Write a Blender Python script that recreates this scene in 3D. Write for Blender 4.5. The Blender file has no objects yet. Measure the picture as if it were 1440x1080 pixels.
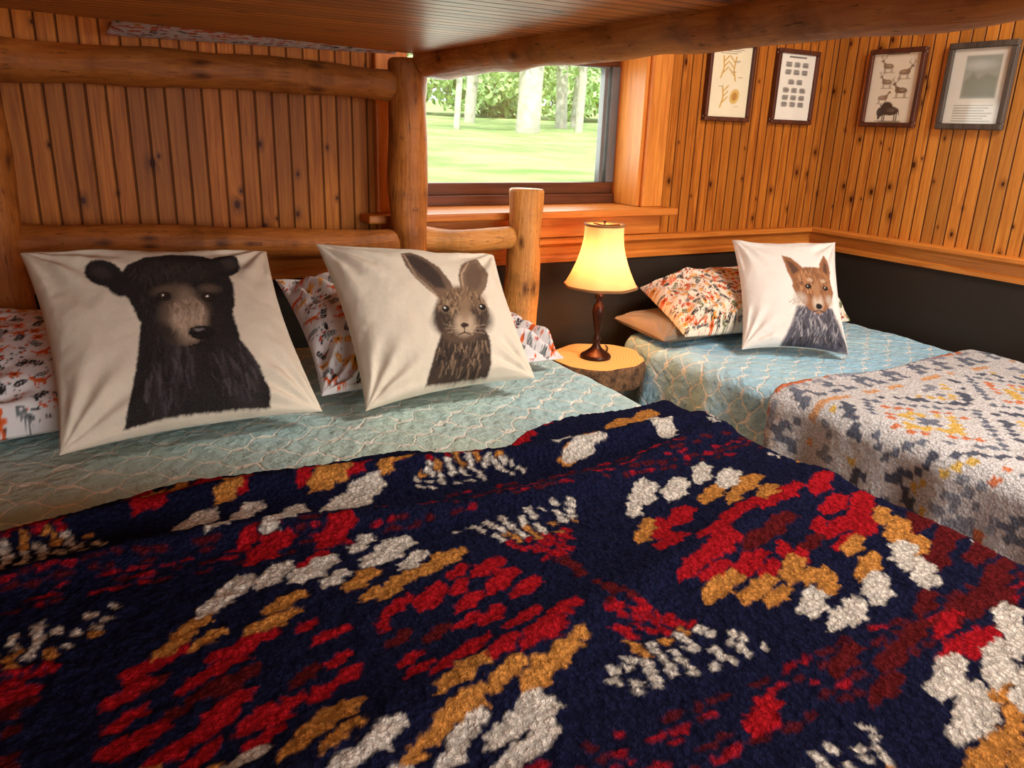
import bpy, math, random
import numpy as np
from mathutils import Vector, Matrix
rnd=random.Random(7)
D=bpy.data
scene=bpy.context.scene
scene.view_settings.view_transform='Standard'

def s2l(c):
    c=np.asarray(c,dtype=float)/255.0
    return np.where(c<=0.04045,c/12.92,((c+0.055)/1.055)**2.4)
def L4(c):
    l=s2l(c); return (float(l[0]),float(l[1]),float(l[2]),1.0)

# ------------------------------------------------------------ mesh helpers
def link(ob,parent=None):
    scene.collection.objects.link(ob)
    if parent: ob.parent=parent
    return ob
def empty(name,loc=(0,0,0)):
    e=D.objects.new(name,None); e.empty_display_size=.1
    scene.collection.objects.link(e); return e
def mk(name,verts,faces,mat,parent=None,smooth=True,cols=None,uvs=None):
    me=D.meshes.new(name)
    v=np.asarray(verts,dtype=float)
    f=faces.tolist() if isinstance(faces,np.ndarray) else faces
    me.from_pydata(v.tolist(),[],f); me.update()
    if cols is not None:
        ca=me.color_attributes.new('Col','FLOAT_COLOR','POINT')
        c=np.ones((len(v),4)); c[:,:3]=cols
        ca.data.foreach_set('color',c.ravel().astype(np.float32))
    if uvs is not None:
        ul=me.uv_layers.new(name='UVMap')
        idx=np.zeros(len(me.loops),dtype=np.int32); me.loops.foreach_get('vertex_index',idx)
        ul.data.foreach_set('uv',np.asarray(uvs)[idx].ravel().astype(np.float32))
    if smooth: me.polygons.foreach_set('use_smooth',[True]*len(me.polygons))
    me.materials.append(mat)
    ob=D.objects.new(name,me)
    return link(ob,parent)
def gridfaces(nx,ny,off=0,flip=False):
    i=np.arange((nx-1)*(ny-1)); a=(i//(nx-1))*nx+i%(nx-1)+off
    f=np.stack([a,a+1,a+nx+1,a+nx],1)
    return f[:,::-1] if flip else f
def boxes(name,lst,mat,parent=None,bevel=0.0):
    V=[];F=[]
    for (x0,x1,y0,y1,z0,z1) in lst:
        o=len(V)
        V+=[(x0,y0,z0),(x1,y0,z0),(x1,y1,z0),(x0,y1,z0),(x0,y0,z1),(x1,y0,z1),(x1,y1,z1),(x0,y1,z1)]
        F+=[[o+j for j in q] for q in ((0,3,2,1),(4,5,6,7),(0,1,5,4),(1,2,6,5),(2,3,7,6),(3,0,4,7))]
    ob=mk(name,V,F,mat,parent,smooth=False)
    if bevel>0:
        m=ob.modifiers.new('bev','BEVEL'); m.width=bevel; m.segments=3; m.limit_method='ANGLE'
    return ob
def lathe(name,prof,loc,mat,parent=None,seg=48,flute=0,flamp=0):
    V=[];F=[]
    for (r,z) in prof:
        for k in range(seg):
            a=2*math.pi*k/seg
            rr=r*(1+flamp*math.cos(flute*a)) if flute else r
            V.append((loc[0]+rr*math.cos(a),loc[1]+rr*math.sin(a),loc[2]+z))
    n=len(prof)
    for i in range(n-1):
        for k in range(seg):
            k2=(k+1)%seg
            F.append([i*seg+k,i*seg+k2,(i+1)*seg+k2,(i+1)*seg+k])
    return mk(name,V,F,mat,parent)
# ------------------------------------------------------------ noise
def _h(ix,iy,seed):
    n=(ix.astype(np.int64)*374761393+iy.astype(np.int64)*668265263+seed*1442695041)&0x7fffffff
    n=((n^(n>>13))*1274126177)&0x7fffffff
    n=n^(n>>16)
    return (n&0xffff)/65535.0
def vn(x,y,seed=0):
    x=np.asarray(x,dtype=float);y=np.asarray(y,dtype=float)
    ix=np.floor(x);iy=np.floor(y);fx=x-ix;fy=y-iy
    fx=fx*fx*(3-2*fx);fy=fy*fy*(3-2*fy)
    a=_h(ix,iy,seed);b=_h(ix+1,iy,seed);c=_h(ix,iy+1,seed);d=_h(ix+1,iy+1,seed)
    return (a*(1-fx)+b*fx)*(1-fy)+(c*(1-fx)+d*fx)*fy
def fbm(x,y,seed=0,o=3):
    s=0;am=.5
    for k in range(o):
        s=s+am*(vn(x*2**k,y*2**k,seed+k)-.5)*2; am*=.5
    return s
def hom(src,dst):
    A=[];b=[]
    for (x,y),(u,v) in zip(src,dst):
        A.append([x,y,1,0,0,0,-u*x,-u*y]);b.append(u)
        A.append([0,0,0,x,y,1,-v*x,-v*y]);b.append(v)
    h=np.linalg.solve(np.array(A,float),np.array(b,float))
    return np.append(h,1).reshape(3,3)
def app(Hm,x,y):
    w=Hm[2,0]*x+Hm[2,1]*y+Hm[2,2]
    return (Hm[0,0]*x+Hm[0,1]*y+Hm[0,2])/w,(Hm[1,0]*x+Hm[1,1]*y+Hm[1,2])/w

class Art:
    def __init__(s,X,Y,base):
        s.X=X.ravel();s.Y=Y.ravel();s.C=np.tile(s2l(base),(len(s.X),1))
    def put(s,i,m,col,a=1):
        m=(m*a)[:,None]; s.C[i]=s.C[i]*(1-m)+s2l(col)*m
    def near(s,x0,x1,y0,y1):
        return np.where((s.X>x0)&(s.X<x1)&(s.Y>y0)&(s.Y<y1))[0]
    def ell(s,cx,cy,rx,ry,col,rot=0,soft=.2,a=1,p=2.0):
        R=max(rx,ry)*(1.6+soft)
        i=s.near(cx-R,cx+R,cy-R,cy+R)
        if len(i)==0:return
        dx=s.X[i]-cx;dy=s.Y[i]-cy;c,sn=math.cos(rot),math.sin(rot)
        u=(dx*c+dy*sn)/rx;v=(-dx*sn+dy*c)/ry
        d=(np.abs(u)**p+np.abs(v)**p)**(1/p)-1
        s.put(i,np.clip(.5-d/soft,0,1),col,a)
    def line(s,pts,w,col,a=1,soft=.5):
        P=np.array(pts,float)
        i=s.near(P[:,0].min()-2*w,P[:,0].max()+2*w,P[:,1].min()-2*w,P[:,1].max()+2*w)
        if len(i)==0:return
        d=np.full(len(i),1e9)
        for p,q in zip(P[:-1],P[1:]):
            e=q-p;L=e@e+1e-12
            t=np.clip(((s.X[i]-p[0])*e[0]+(s.Y[i]-p[1])*e[1])/L,0,1)
            d=np.minimum(d,np.hypot(s.X[i]-p[0]-t*e[0],s.Y[i]-p[1]-t*e[1]))
        s.put(i,np.clip(.5-(d/w-.5)/soft,0,1),col,a)
    def poly(s,pts,col,soft=2,a=1):
        P=np.array(pts,float)
        i=s.near(P[:,0].min()-3*soft,P[:,0].max()+3*soft,P[:,1].min()-3*soft,P[:,1].max()+3*soft)
        if len(i)==0:return
        X=s.X[i];Y=s.Y[i];d=np.full(len(i),1e9);ins=np.zeros(len(i),bool)
        for p,q in zip(P,np.roll(P,-1,0)):
            e=q-p;L=e@e+1e-12
            t=np.clip(((X-p[0])*e[0]+(Y-p[1])*e[1])/L,0,1)
            d=np.minimum(d,np.hypot(X-p[0]-t*e[0],Y-p[1]-t*e[1]))
            c=((p[1]>Y)!=(q[1]>Y))
            with np.errstate(divide='ignore',invalid='ignore'):
                xi=(q[0]-p[0])*(Y-p[1])/(q[1]-p[1]+1e-12)+p[0]
            ins^=(c&(X<xi))
        sd=np.where(ins,-d,d)
        s.put(i,np.clip(.5-sd/soft,0,1),col,a)

# ------------------------------------------------------------ shader helpers
class NT:
    def __init__(s,name,rough=.6,**kw):
        s.m=D.materials.new(name);s.m.use_nodes=True;s.nt=s.m.node_tree
        s.b=s.nt.nodes['Principled BSDF'];s.b.inputs['Roughness'].default_value=rough
        s.out=s.nt.nodes['Material Output']
        for k,v in kw.items(): s.b.inputs[k.replace('_',' ')].default_value=v
    def spec(s,v): s.b.inputs['Specular IOR Level'].default_value=v
    def n(s,t,**kw):
        nd=s.nt.nodes.new('ShaderNode'+t)
        for k,v in kw.items(): setattr(nd,k,v)
        return nd
    def set(s,sock,v):
        if isinstance(v,bpy.types.NodeSocket): s.nt.links.new(v,sock)
        else: sock.default_value=v
    def M(s,op,a,b=None,c=None,clamp=False):
        nd=s.n('Math',operation=op,use_clamp=clamp)
        s.set(nd.inputs[0],a)
        if b is not None:s.set(nd.inputs[1],b)
        if c is not None:s.set(nd.inputs[2],c)
        return nd.outputs[0]
    def xyz(s,v):
        nd=s.n('SeparateXYZ');s.set(nd.inputs[0],v);return nd.outputs
    def comb(s,x,y,z=0.0):
        nd=s.n('CombineXYZ');s.set(nd.inputs[0],x);s.set(nd.inputs[1],y);s.set(nd.inputs[2],z);return nd.outputs[0]
    def pos(s): return s.n('NewGeometry').outputs['Position']
    def noise(s,v,scale=5,detail=3,rough=.5,dist=0):
        nd=s.n('TexNoise');s.set(nd.inputs['Vector'],v);nd.inputs['Scale'].default_value=scale
        nd.inputs['Detail'].default_value=detail;nd.inputs['Roughness'].default_value=rough
        nd.inputs['Distortion'].default_value=dist;return nd.outputs[0]
    def vor(s,v,scale=5,feature='F1',rand=1,dim='3D'):
        nd=s.n('TexVoronoi',feature=feature,voronoi_dimensions=dim);s.set(nd.inputs['Vector'],v);nd.inputs['Scale'].default_value=scale
        nd.inputs['Randomness'].default_value=rand;return nd
    def rng(s,v,a,b,c=0.,d=1.):
        nd=s.n('MapRange');s.set(nd.inputs[0],v)
        for i,x in enumerate((a,b,c,d)):nd.inputs[i+1].default_value=x
        return nd.outputs[0]
    def mix(s,f,a,b,mode='MIX'):
        nd=s.n('Mix',data_type='RGBA',blend_type=mode)
        s.set(nd.inputs[0],f)
        s.set(nd.inputs[6],a if not isinstance(a,tuple) or len(a)==4 else L4(a))
        s.set(nd.inputs[7],b if not isinstance(b,tuple) or len(b)==4 else L4(b))
        return nd.outputs[2]
    def col(s,c): s.set(s.b.inputs['Base Color'],c if not isinstance(c,tuple) or len(c)==4 else L4(c))
    def bump(s,h,strength=.5,dist=.01):
        nd=s.n('Bump');nd.inputs['Strength'].default_value=strength;nd.inputs['Distance'].default_value=dist
        s.set(nd.inputs['Height'],h);s.nt.links.new(nd.outputs[0],s.b.inputs['Normal'])

def pine_bead(name,ax,al,light,dark,lower=None,period=.045,rough=.42,zsplit=.9,spec=.2,gw=.085,knots=.25):
    t=NT(name,rough);t.spec(spec)
    P=t.xyz(t.pos());a=P[ax];l=P[al]
    p=t.M('DIVIDE',a,period)
    fr=t.M('FRACT',p);dd=t.M('SUBTRACT',.5,t.M('ABSOLUTE',t.M('SUBTRACT',fr,.5)))
    g=t.M('SUBTRACT',1.0,t.rng(dd,.02,gw))
    bi=t.M('FLOOR',t.M('DIVIDE',p,2.0))
    wn=t.n('TexWhiteNoise',noise_dimensions='1D');t.set(wn.inputs['W'],bi);rv=wn.outputs['Value']
    gv=t.comb(t.M('MULTIPLY',a,42.),t.M('MULTIPLY_ADD',l,1.8,t.M('MULTIPLY',rv,31.)),t.M('MULTIPLY',rv,9.))
    gr=t.noise(gv,1.6,6,.62,1.2)
    c=t.mix(t.rng(gr,.34,.66),dark,light)
    c=t.mix(t.M('MULTIPLY',rv,.5),c,tuple(int(x*.60) for x in light))
    kv=t.comb(t.M('MULTIPLY',a,11.),t.M('MULTIPLY_ADD',l,7.0,t.M('MULTIPLY',bi,.37)),0.)
    vo=t.vor(kv,1.0,dim='2D')
    cz=t.xyz(vo.outputs['Color'])
    keep=t.M('GREATER_THAN',cz[0],knots)
    rad=t.rng(cz[1],0,1,.035,.115)
    k=t.M('MULTIPLY',t.M('SUBTRACT',1.0,t.M('DIVIDE',vo.outputs['Distance'],rad),None,True),keep)
    k2=t.M('MULTIPLY',t.M('SUBTRACT',1.0,t.M('DIVIDE',vo.outputs['Distance'],t.M('MULTIPLY',rad,2.6)),None,True),keep)
    c=t.mix(t.M('MULTIPLY',k2,.9),c,tuple(int(x*.6) for x in dark))
    c=t.mix(t.rng(k,.1,.5),c,(70,28,10))
    c=t.mix(t.M('MULTIPLY',g,.85),c,(56,24,8))
    hgt=t.M('SUBTRACT',t.M('MULTIPLY',gr,.12),g)
    if lower is not None:
        up=t.M('GREATER_THAN',P[2],zsplit)
        nz=t.noise(t.pos(),14,3)
        lo=t.mix(nz,lower,tuple(min(255,int(x*1.18)) for x in lower))
        c=t.mix(up,lo,c);hgt=t.M('MULTIPLY',hgt,up)
    t.col(c);t.bump(hgt,.7,.005)
    return t.m
def plain_wood(name,light,dark,ax=0,rough=.38,sc=1.):
    t=NT(name,rough);t.spec(.4)
    P=t.xyz(t.pos());k=[38.*sc]*3;k[ax]=2.2*sc
    v=t.comb(t.M('MULTIPLY',P[0],k[0]),t.M('MULTIPLY',P[1],k[1]),t.M('MULTIPLY',P[2],k[2]))
    gr=t.noise(v,1.5,6,.6,1.0)
    c=t.mix(t.rng(gr,.3,.7),dark,light);t.col(c);t.bump(gr,.15,.003);return t.m
def log_wood(name,light,dark):
    t=NT(name,.45);t.spec(.25)
    uv=t.n('TexCoord').outputs['UV'];P=t.xyz(uv)
    v=t.comb(t.M('MULTIPLY',P[0],30.),t.M('MULTIPLY',P[1],3.),0.)
    gr=t.noise(v,1.6,6,.65,1.5)
    c=t.mix(t.rng(gr,.3,.7),dark,light)
    blot=t.noise(uv,9,4,.6)
    c=t.mix(t.rng(blot,.5,.8),c,tuple(int(x*.62) for x in dark))
    vo=t.vor(t.comb(t.M('MULTIPLY',P[0],9.),t.M('MULTIPLY',P[1],4.),0.),1.0,dim='2D')
    k=t.M('SUBTRACT',1.0,t.M('DIVIDE',vo.outputs['Distance'],.12),None,True)
    c=t.mix(t.rng(k,.0,.8,0,.85),c,(78,38,16))
    fl=t.noise(t.comb(t.M('MULTIPLY',P[0],120.),t.M('MULTIPLY',P[1],22.),0.),1.,3,.6)
    c=t.mix(t.rng(fl,.60,.70,0,.75),c,(74,38,18))
    t.col(c);t.bump(t.M('ADD',gr,t.M('MULTIPLY',blot,2.)),.4,.008);return t.m
def cloth(name,weave=900,rough=.9,bs=.25):
    t=NT(name,rough);t.spec(.1)
    at=t.n('Attribute',attribute_name='Col')
    P=t.pos();w=t.noise(P,weave,2,.5)
    c=t.mix(t.rng(w,.35,.65,0,.16),at.outputs['Color'],(120,110,100));t.col(c)
    t.bump(t.M('ADD',t.M('MULTIPLY',w,.25),t.M('MULTIPLY',t.noise(P,14,3,.5),3.5)),bs,.005);return t.m
def sherpa(name,scale=105,dark=.55,bd=.006):
    t=NT(name,.95);t.spec(.03)
    at=t.n('Attribute',attribute_name='Col').outputs['Color']
    P=t.pos()
    nz=t.n('TexNoise');t.set(nz.inputs['Vector'],P);nz.inputs['Scale'].default_value=260
    va=t.n('VectorMath',operation='MULTIPLY_ADD');t.set(va.inputs[0],nz.outputs['Color']);va.inputs[1].default_value=(.008,.008,.008);t.set(va.inputs[2],P)
    vo=t.vor(va.outputs[0],scale,'SMOOTH_F1');vo.inputs['Smoothness'].default_value=.45
    d=vo.outputs['Distance'];fine=t.noise(P,600,4,.75)
    h=t.M('ADD',t.M('SUBTRACT',1.0,t.M('MULTIPLY',d,1.3)),t.M('MULTIPLY',fine,.55))
    sh=t.rng(d,.20,.62,1.10,dark)  # shade between pile clumps painted into the colour
    sh=t.M('MULTIPLY',sh,t.rng(fine,.3,.7,.76,1.22))
    c=t.mix(1.0,at,t.comb(sh,sh,sh),'MULTIPLY')
    t.col(c);t.bump(h,1.0,bd);return t.m
def quilt_mat(name,c1,c2,line,per=(.115,.085)):
    t=NT(name,.85);t.spec(.1)
    uv=t.n('TexCoord').outputs['UV']
    wv=t.n('TexNoise');t.set(wv.inputs['Vector'],uv);wv.inputs['Scale'].default_value=20
    va=t.n('VectorMath',operation='MULTIPLY_ADD');t.set(va.inputs[0],wv.outputs['Color']);va.inputs[1].default_value=(.040,.040,0);t.set(va.inputs[2],uv)
    P=t.xyz(va.outputs[0])
    u=t.M('DIVIDE',P[0],per[0]);v=t.M('DIVIDE',P[1],per[1])
    cs=t.M('MULTIPLY',t.M('SINE',t.M('MULTIPLY',u,6.2832)),.30)
    def ln(q):
        f=t.M('FRACT',q);return t.M('ABSOLUTE',t.M('SUBTRACT',f,.5))
    a=ln(t.M('ADD',v,cs));b=ln(t.M('ADD',t.M('SUBTRACT',v,cs),.5))
    m=t.M('MINIMUM',a,b)
    mask=t.M('SUBTRACT',1.0,t.rng(m,.026,.055))
    big=t.noise(uv,2.5,3)
    base=t.mix(t.rng(big,.35,.65),c1,c2)
    t.col(t.mix(t.M('MULTIPLY',mask,.9),base,line))
    q=t.vor(uv,46,'SMOOTH_F1').outputs['Distance']
    f=t.noise(uv,90,4,.65)
    t.bump(t.M('ADD',t.M('ADD',t.M('MULTIPLY',q,-1.1),t.M('MULTIPLY',f,.9)),t.M('MULTIPLY',mask,-.25)),.75,.012);return t.m
def simple(name,c,rough=.5,metal=0.,var=.0):
    t=NT(name,rough);t.b.inputs['Metallic'].default_value=metal
    if var:
        t.col(t.mix(t.noise(t.pos(),40,3),c,tuple(int(x*(1-var)) for x in c)))
    else: t.col(c)
    return t.m

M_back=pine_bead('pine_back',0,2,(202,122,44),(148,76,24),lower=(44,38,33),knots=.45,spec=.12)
M_right=pine_bead('pine_right',1,2,(226,152,64),(184,106,38),lower=(44,38,33),knots=.15)
M_plank=pine_bead('pine_bunk',1,0,(222,140,58),(176,94,34),period=.038,rough=.40,spec=.32,gw=.14,knots=.7)
M_trimx=plain_wood('trim_x',(216,134,54),(176,94,32),0)
M_trimy=plain_wood('trim_y',(224,144,62),(182,102,36),1)
M_trimz=plain_wood('trim_z',(228,148,62),(186,104,36),2)
M_log=log_wood('log',(188,116,50),(138,76,30))
M_log2=log_wood('log_light',(222,158,82),(180,114,54))
M_darkwood=plain_wood('dark_wood',(112,60,30),(72,36,16),0)
M_bark=log_wood('bark',(92,66,46),(50,34,24))
M_cloth=cloth('cushion_cloth',700,bs=.4)
M_print=cloth('print_cloth',1400,bs=.35)
M_sherpa=sherpa('sherpa_navy',150,.60)
M_sherpa2=sherpa('sherpa_grey',150,.74)
M_quilt=quilt_mat('quilt_teal',(182,216,220),(196,220,208),(246,246,236))
M_quilt2=quilt_mat('quilt_blue',(156,204,232),(176,216,228),(238,242,238))
M_mattress=simple('mattress_ticking',(200,196,186),.9,var=.1)

# ------------------------------------------------------------ room shell
YW=2.30; XR=2.765; XL=-.42; YF=-2.6; CH=2.42
WX0,WX1,WZ0,WZ1=.92,1.83,1.03,1.56
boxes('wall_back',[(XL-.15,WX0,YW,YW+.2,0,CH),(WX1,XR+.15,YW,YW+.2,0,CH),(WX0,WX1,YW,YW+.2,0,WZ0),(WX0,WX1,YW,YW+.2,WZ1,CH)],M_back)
boxes('wall_right',[(XR,XR+.15,YF,YW,0,CH)],M_right)
boxes('wall_left',[(XL-.15,XL,YF,YW,0,CH)],M_right)
FX0,FX1,FZ0,FZ1=.0,2.3,.75,2.15
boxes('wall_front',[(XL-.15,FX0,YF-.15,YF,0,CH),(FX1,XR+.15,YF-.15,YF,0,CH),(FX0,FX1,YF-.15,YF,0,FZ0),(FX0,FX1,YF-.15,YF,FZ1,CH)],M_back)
boxes('floor',[(XL-.15,XR+.15,YF-.15,YW+.2,-.1,0)],plain_wood('floor_wood',(120,82,52),(84,54,32),1))
boxes('ceiling',[(XL-.15,XR+.15,YF-.15,YW+.2,CH,CH+.1)],pine_bead('pine_ceiling',0,1,(220,150,76),(186,112,50)))
def rail(name,prof,p0,p1,inward,mat):
    V=[];F=[];n=len(prof)
    for p in (p0,p1):
        for (o,z) in prof: V.append((p[0]+inward[0]*o,p[1]+inward[1]*o,z))
    for i in range(n-1):F.append([i,i+1,n+i+1,n+i])
    F.append(list(range(n)));F.append(list(range(2*n-1,n-1,-1)))
    return mk(name,V,F,mat,smooth=False)
prof=[(0,.855),(.012,.857),(.014,.872),(.009,.880),(.013,.890),(.018,.912),(.030,.920),(.040,.925),(.041,.938),(.036,.942),(0,.943)]
rail('trim_1',prof,(XL,YW),(XR,YW),(0,-1),M_trimx)
rail('trim_2',prof,(XR,YW-.0),(XR,YF),(-1,0),M_trimy)
boxes('baseboard_back',[(XL,XR,YW-.015,YW,0,.1)],M_darkwood)
boxes('baseboard_right',[(XR-.015,XR,YF,YW-.015,0,.1)],M_darkwood)

# window 1
w=empty('window_1')
boxes('jambs',[(WX0,WX0+.015,YW-.005,YW+.19,WZ0+.012,WZ1-.015),(WX1-.015,WX1,YW-.005,YW+.19,WZ0+.012,WZ1-.015),(WX0,WX1,YW-.005,YW+.19,WZ1-.015,WZ1)],M_trimz,w)
boxes('casing',[(WX0-.09,WX0,YW-.022,YW,1.04,WZ1+.09),(WX1,WX1+.09,YW-.022,YW,1.04,WZ1+.09),(WX0,WX1,YW-.022,YW,WZ1,WZ1+.09)],M_trimz,w,.004)
boxes('sill',[(WX0-.14,WX1+.12,YW-.085,YW,1.015,1.04),(WX0,WX1,YW,YW+.15,1.015,1.04)],M_trimx,w,.006)
boxes('apron',[(WX0-.09,WX1+.09,YW-.024,YW,.944,1.015)],M_trimx,w,.004)
yg=YW+.15
boxes('sash_frame',[(WX0+.015,WX1-.015,yg-.02,yg+.03,1.04,1.075),(WX0+.015,WX1-.015,yg-.005,yg+.03,1.075,1.115),(WX0+.015,WX1-.015,yg,yg+.03,WZ1-.045,WZ1-.015)],M_darkwood,w,.003)
M_vinyl=simple('grey_vinyl',(104,104,104),.4,var=.08)
boxes('slider_frame',[(WX1-.075,WX1-.06,yg+.0,yg+.03,1.115,WZ1-.045),(WX1-.05,WX1-.015,yg-.01,yg+.03,1.115,WZ1-.045),(WX0+.015,WX0+.05,yg,yg+.03,1.115,WZ1-.045),(WX0+.05,WX1-.05,yg+.005,yg+.03,1.515-.006,1.53)],M_vinyl,w,.002)
g=NT('pane',.02);tr=g.n('BsdfTransparent');gl=g.n('BsdfGlossy');gl.inputs['Roughness'].default_value=.02
mx=g.n('MixShader');mx.inputs[0].default_value=.06
g.nt.links.new(tr.outputs[0],mx.inputs[1]);g.nt.links.new(gl.outputs[0],mx.inputs[2]);g.nt.links.new(mx.outputs[0],g.out.inputs[0])
boxes('glass',[(WX0+.05,WX1-.05,yg+.014,yg+.018,1.115,WZ1-.045)],g.m,w)
# added window, unseen behind the viewpoint, put in to house the front fill
w2=empty('added_window')
boxes('frame',[(FX0,FX0+.05,YF-.12,YF+.02,FZ0,FZ1),(FX1-.05,FX1,YF-.12,YF+.02,FZ0,FZ1),(FX0,FX1,YF-.12,YF+.02,FZ0,FZ0+.05),(FX0,FX1,YF-.12,YF+.02,FZ1-.05,FZ1),((FX0+FX1)/2-.025,(FX0+FX1)/2+.025,YF-.1,YF,FZ0,FZ1)],M_trimz,w2)

# ------------------------------------------------------------ logs
def logm(name,p0,p1,r0,r1,parent,mat=M_log,seed=0,ends=(1,1),seg=28,rings=None,bow=.006,cap=.03):
    p0=Vector(p0);p1=Vector(p1);ax=(p1-p0);Ln=ax.length;ax.normalize()
    a=Vector((0,0,1)) if abs(ax.z)<.9 else Vector((1,0,0))
    e1=ax.cross(a).normalized();e2=ax.cross(e1)
    n=rings or max(14,int(Ln/.018))
    kk=np.arange(seg);V=[];F=[];UV=[]
    ts=[i/n for i in range(n+1)]
    if cap<.02: ts=sorted(set(ts+[1-.2*cap/Ln,1-.6*cap/Ln,1-cap/Ln]))
    n=len(ts)-1
    for t in ts:
        d=t*Ln;r=r0+(r1-r0)*t
        de=min(d if ends[0] else 9,(Ln-d) if ends[1] else 9)
        if de<cap: r*=(1-.38*cap/.03)+.38*cap/.03*math.sqrt(max(0,1-(1-de/cap)**2))
        bx=bow*math.sin(t*3.1+seed)*2;by=bow*math.sin(t*4.7+seed*2)
        nz=fbm(kk/seg*5.6+seed*3,np.full(seg,d*7.),seed)
        for k in range(seg):
            an=2*math.pi*k/seg
            rr=r*(1+.08*float(nz[k])*math.sin(math.pi*k/seg)+.045*math.sin(d*19+seed+2*an)+.025*math.sin(3*an+d*31))
            c=p0+ax*d+e1*(bx+rr*math.cos(an))+e2*(by+rr*math.sin(an));V.append(c[:]);UV.append(((k if k<=seg/2 else seg-k)/seg*2*math.pi*r0,d+seed*.77))
    for i in range(n):
        for k in range(seg):
            k2=(k+1)%seg;F.append([i*seg+k,i*seg+k2,(i+1)*seg+k2,(i+1)*seg+k])
    F.append(list(range(seg))[::-1]);F.append([n*seg+k for k in range(seg)])
    return mk(name,V,F,mat,parent,uvs=UV)

bunk=empty('log_bunk_bed')
YH=2.17
logm('post_head_left',(-.145,YH,0),(-.145,YH,2.05),.060,.056,bunk,seed=1)
logm('post_head_middle',(.885,YH,0),(.885,YH,1.468),.060,.054,bunk,seed=2,cap=.015)
logm('post_head_stub',(1.245,YH-.02,0),(1.275,YH-.0,1.118),.062,.053,bunk,seed=3,cap=.010,mat=M_log2)
logm('headboard_upper_log',(-.13,YH,1.41),(.86,YH,1.395),.046,.040,bunk,seed=4)
logm('headboard_lower_log',(-.13,YH,1.0),(.86,YH,.975),.041,.037,bunk,seed=5)
logm('headboard_short_log',(.90,YH,.975),(1.25,YH,.965),.036,.034,bunk,seed=6,mat=M_log2)
logm('headboard_base_log',(-.13,YH,.55),(1.24,YH,.55),.04,.04,bunk,seed=7)
logm('bunk_side_log_right',(.935,YH-.04,1.464),(.905,-.02,1.480),.052,.050,bunk,seed=8,bow=.003,mat=M_log2)
logm('bunk_side_log_left',(-.17,YH-.04,1.485),(-.17,-.02,1.485),.05,.05,bunk,seed=9)
logm('side_log_right',(1.20,YH-.05,.42),(1.20,-.0,.42),.05,.05,bunk,seed=10)
logm('side_log_left',(-.24,YH-.05,.42),(-.24,-.0,.42),.05,.05,bunk,seed=11)
logm('post_foot_left',(-.24,-.06,0),(-.24,-.06,2.0),.055,.05,bunk,seed=12)
logm('post_foot_right',(1.22,-.06,0),(1.22,-.06,.85),.055,.05,bunk,seed=13)
# bunk platform
V=[(-.14,-.02,1.475),(.90,-.02,1.475),(.90,2.10,1.475),(-.14,1.80,1.475)]
V+=[(x,y,1.490) for (x,y,z) in V]
mk('platform_boards',V,[[0,3,2,1],[4,5,6,7],[0,1,5,4],[1,2,6,5],[2,3,7,6],[3,0,4,7]],M_plank,bunk,smooth=False)
boxes('slat_base',[(-.2,1.14,y,y+.09,.42,.44) for y in np.arange(.1,2.0,.2)],M_trimx,bunk)
mt=boxes('upper_mattress',[(-.1,.84,.1,1.72,1.491,1.64)],M_mattress,bunk,.03)

# ------------------------------------------------------------ draped cloth
def drape1(s,lo,hi,r):
    s=np.asarray(s,float);x=s.copy();dz=np.zeros_like(s)
    for sign,e in ((1,hi),(-1,lo)):
        q=(s-e)*sign;L=r*math.pi/2
        m=(q>0)&(q<=L);x[m]=e+sign*r*np.sin(q[m]/r);dz[m]=r-r*np.cos(q[m]/r)
        m=q>L;x[m]=e+sign*r;dz[m]=r+(q[m]-L)
    return x,dz
def spread(name,lo,hi,ylo,yhi,z,dropl,dropr,dropf,mat,r=.045,res=.012,hfun=None,cfun=None,wav=.012,yedge=None,parent=None,rf=None):
    S=np.arange(lo-dropl,hi+dropr+1e-6,res);T=np.arange(ylo-dropf,yhi+1e-6,res)
    nx,ny=len(S),len(T);SS,TT=np.meshgrid(S,T)
    if yedge is not None:
        e=yedge(SS);tt0=ylo-dropf
        TT=tt0+(TT-tt0)*(e-tt0)/(yhi-tt0)
    X,dzx=drape1(SS,lo,hi,r);Y,dzy=drape1(TT,ylo,9,r)
    h=hfun(SS,TT) if hfun is not None else 0
    Z=z-np.maximum(dzx,dzy)-.3*np.minimum(dzx,dzy)
    fl=np.clip(1-dzx/r,0,1)
    Z=Z+h*fl
    k=np.clip(dzx/.25,0,1);sg=np.where(SS>(lo+hi)/2,1,-1)
    X=X+sg*(k*wav*(np.sin(TT*23)+.6*np.sin(TT*41+1.3))+ (1-fl)*np.abs(h)*.6+k*.02)
    V=np.stack([X.ravel(),Y.ravel(),Z.ravel()],1)
    cols=cfun(SS.ravel(),TT.ravel()) if cfun else None
    ob=mk(name,V,gridfaces(nx,ny),mat,parent,cols=cols,uvs=np.stack([SS.ravel(),TT.ravel()],1))
    m=ob.modifiers.new('th','SOLIDIFY');m.thickness=.012;m.offset=-1
    return ob

# bed 1
boxes('mattress',[(-.20,1.13,.08,2.08,.445,.685)],M_mattress,bunk,.04)
spread('bed_quilt',-.20,1.10,.12,2.10,.700,.2,.33,.2,M_quilt,hfun=lambda s,t:.008*fbm(s*4,t*4,3)+.003*fbm(s*18,t*18,5))

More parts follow.
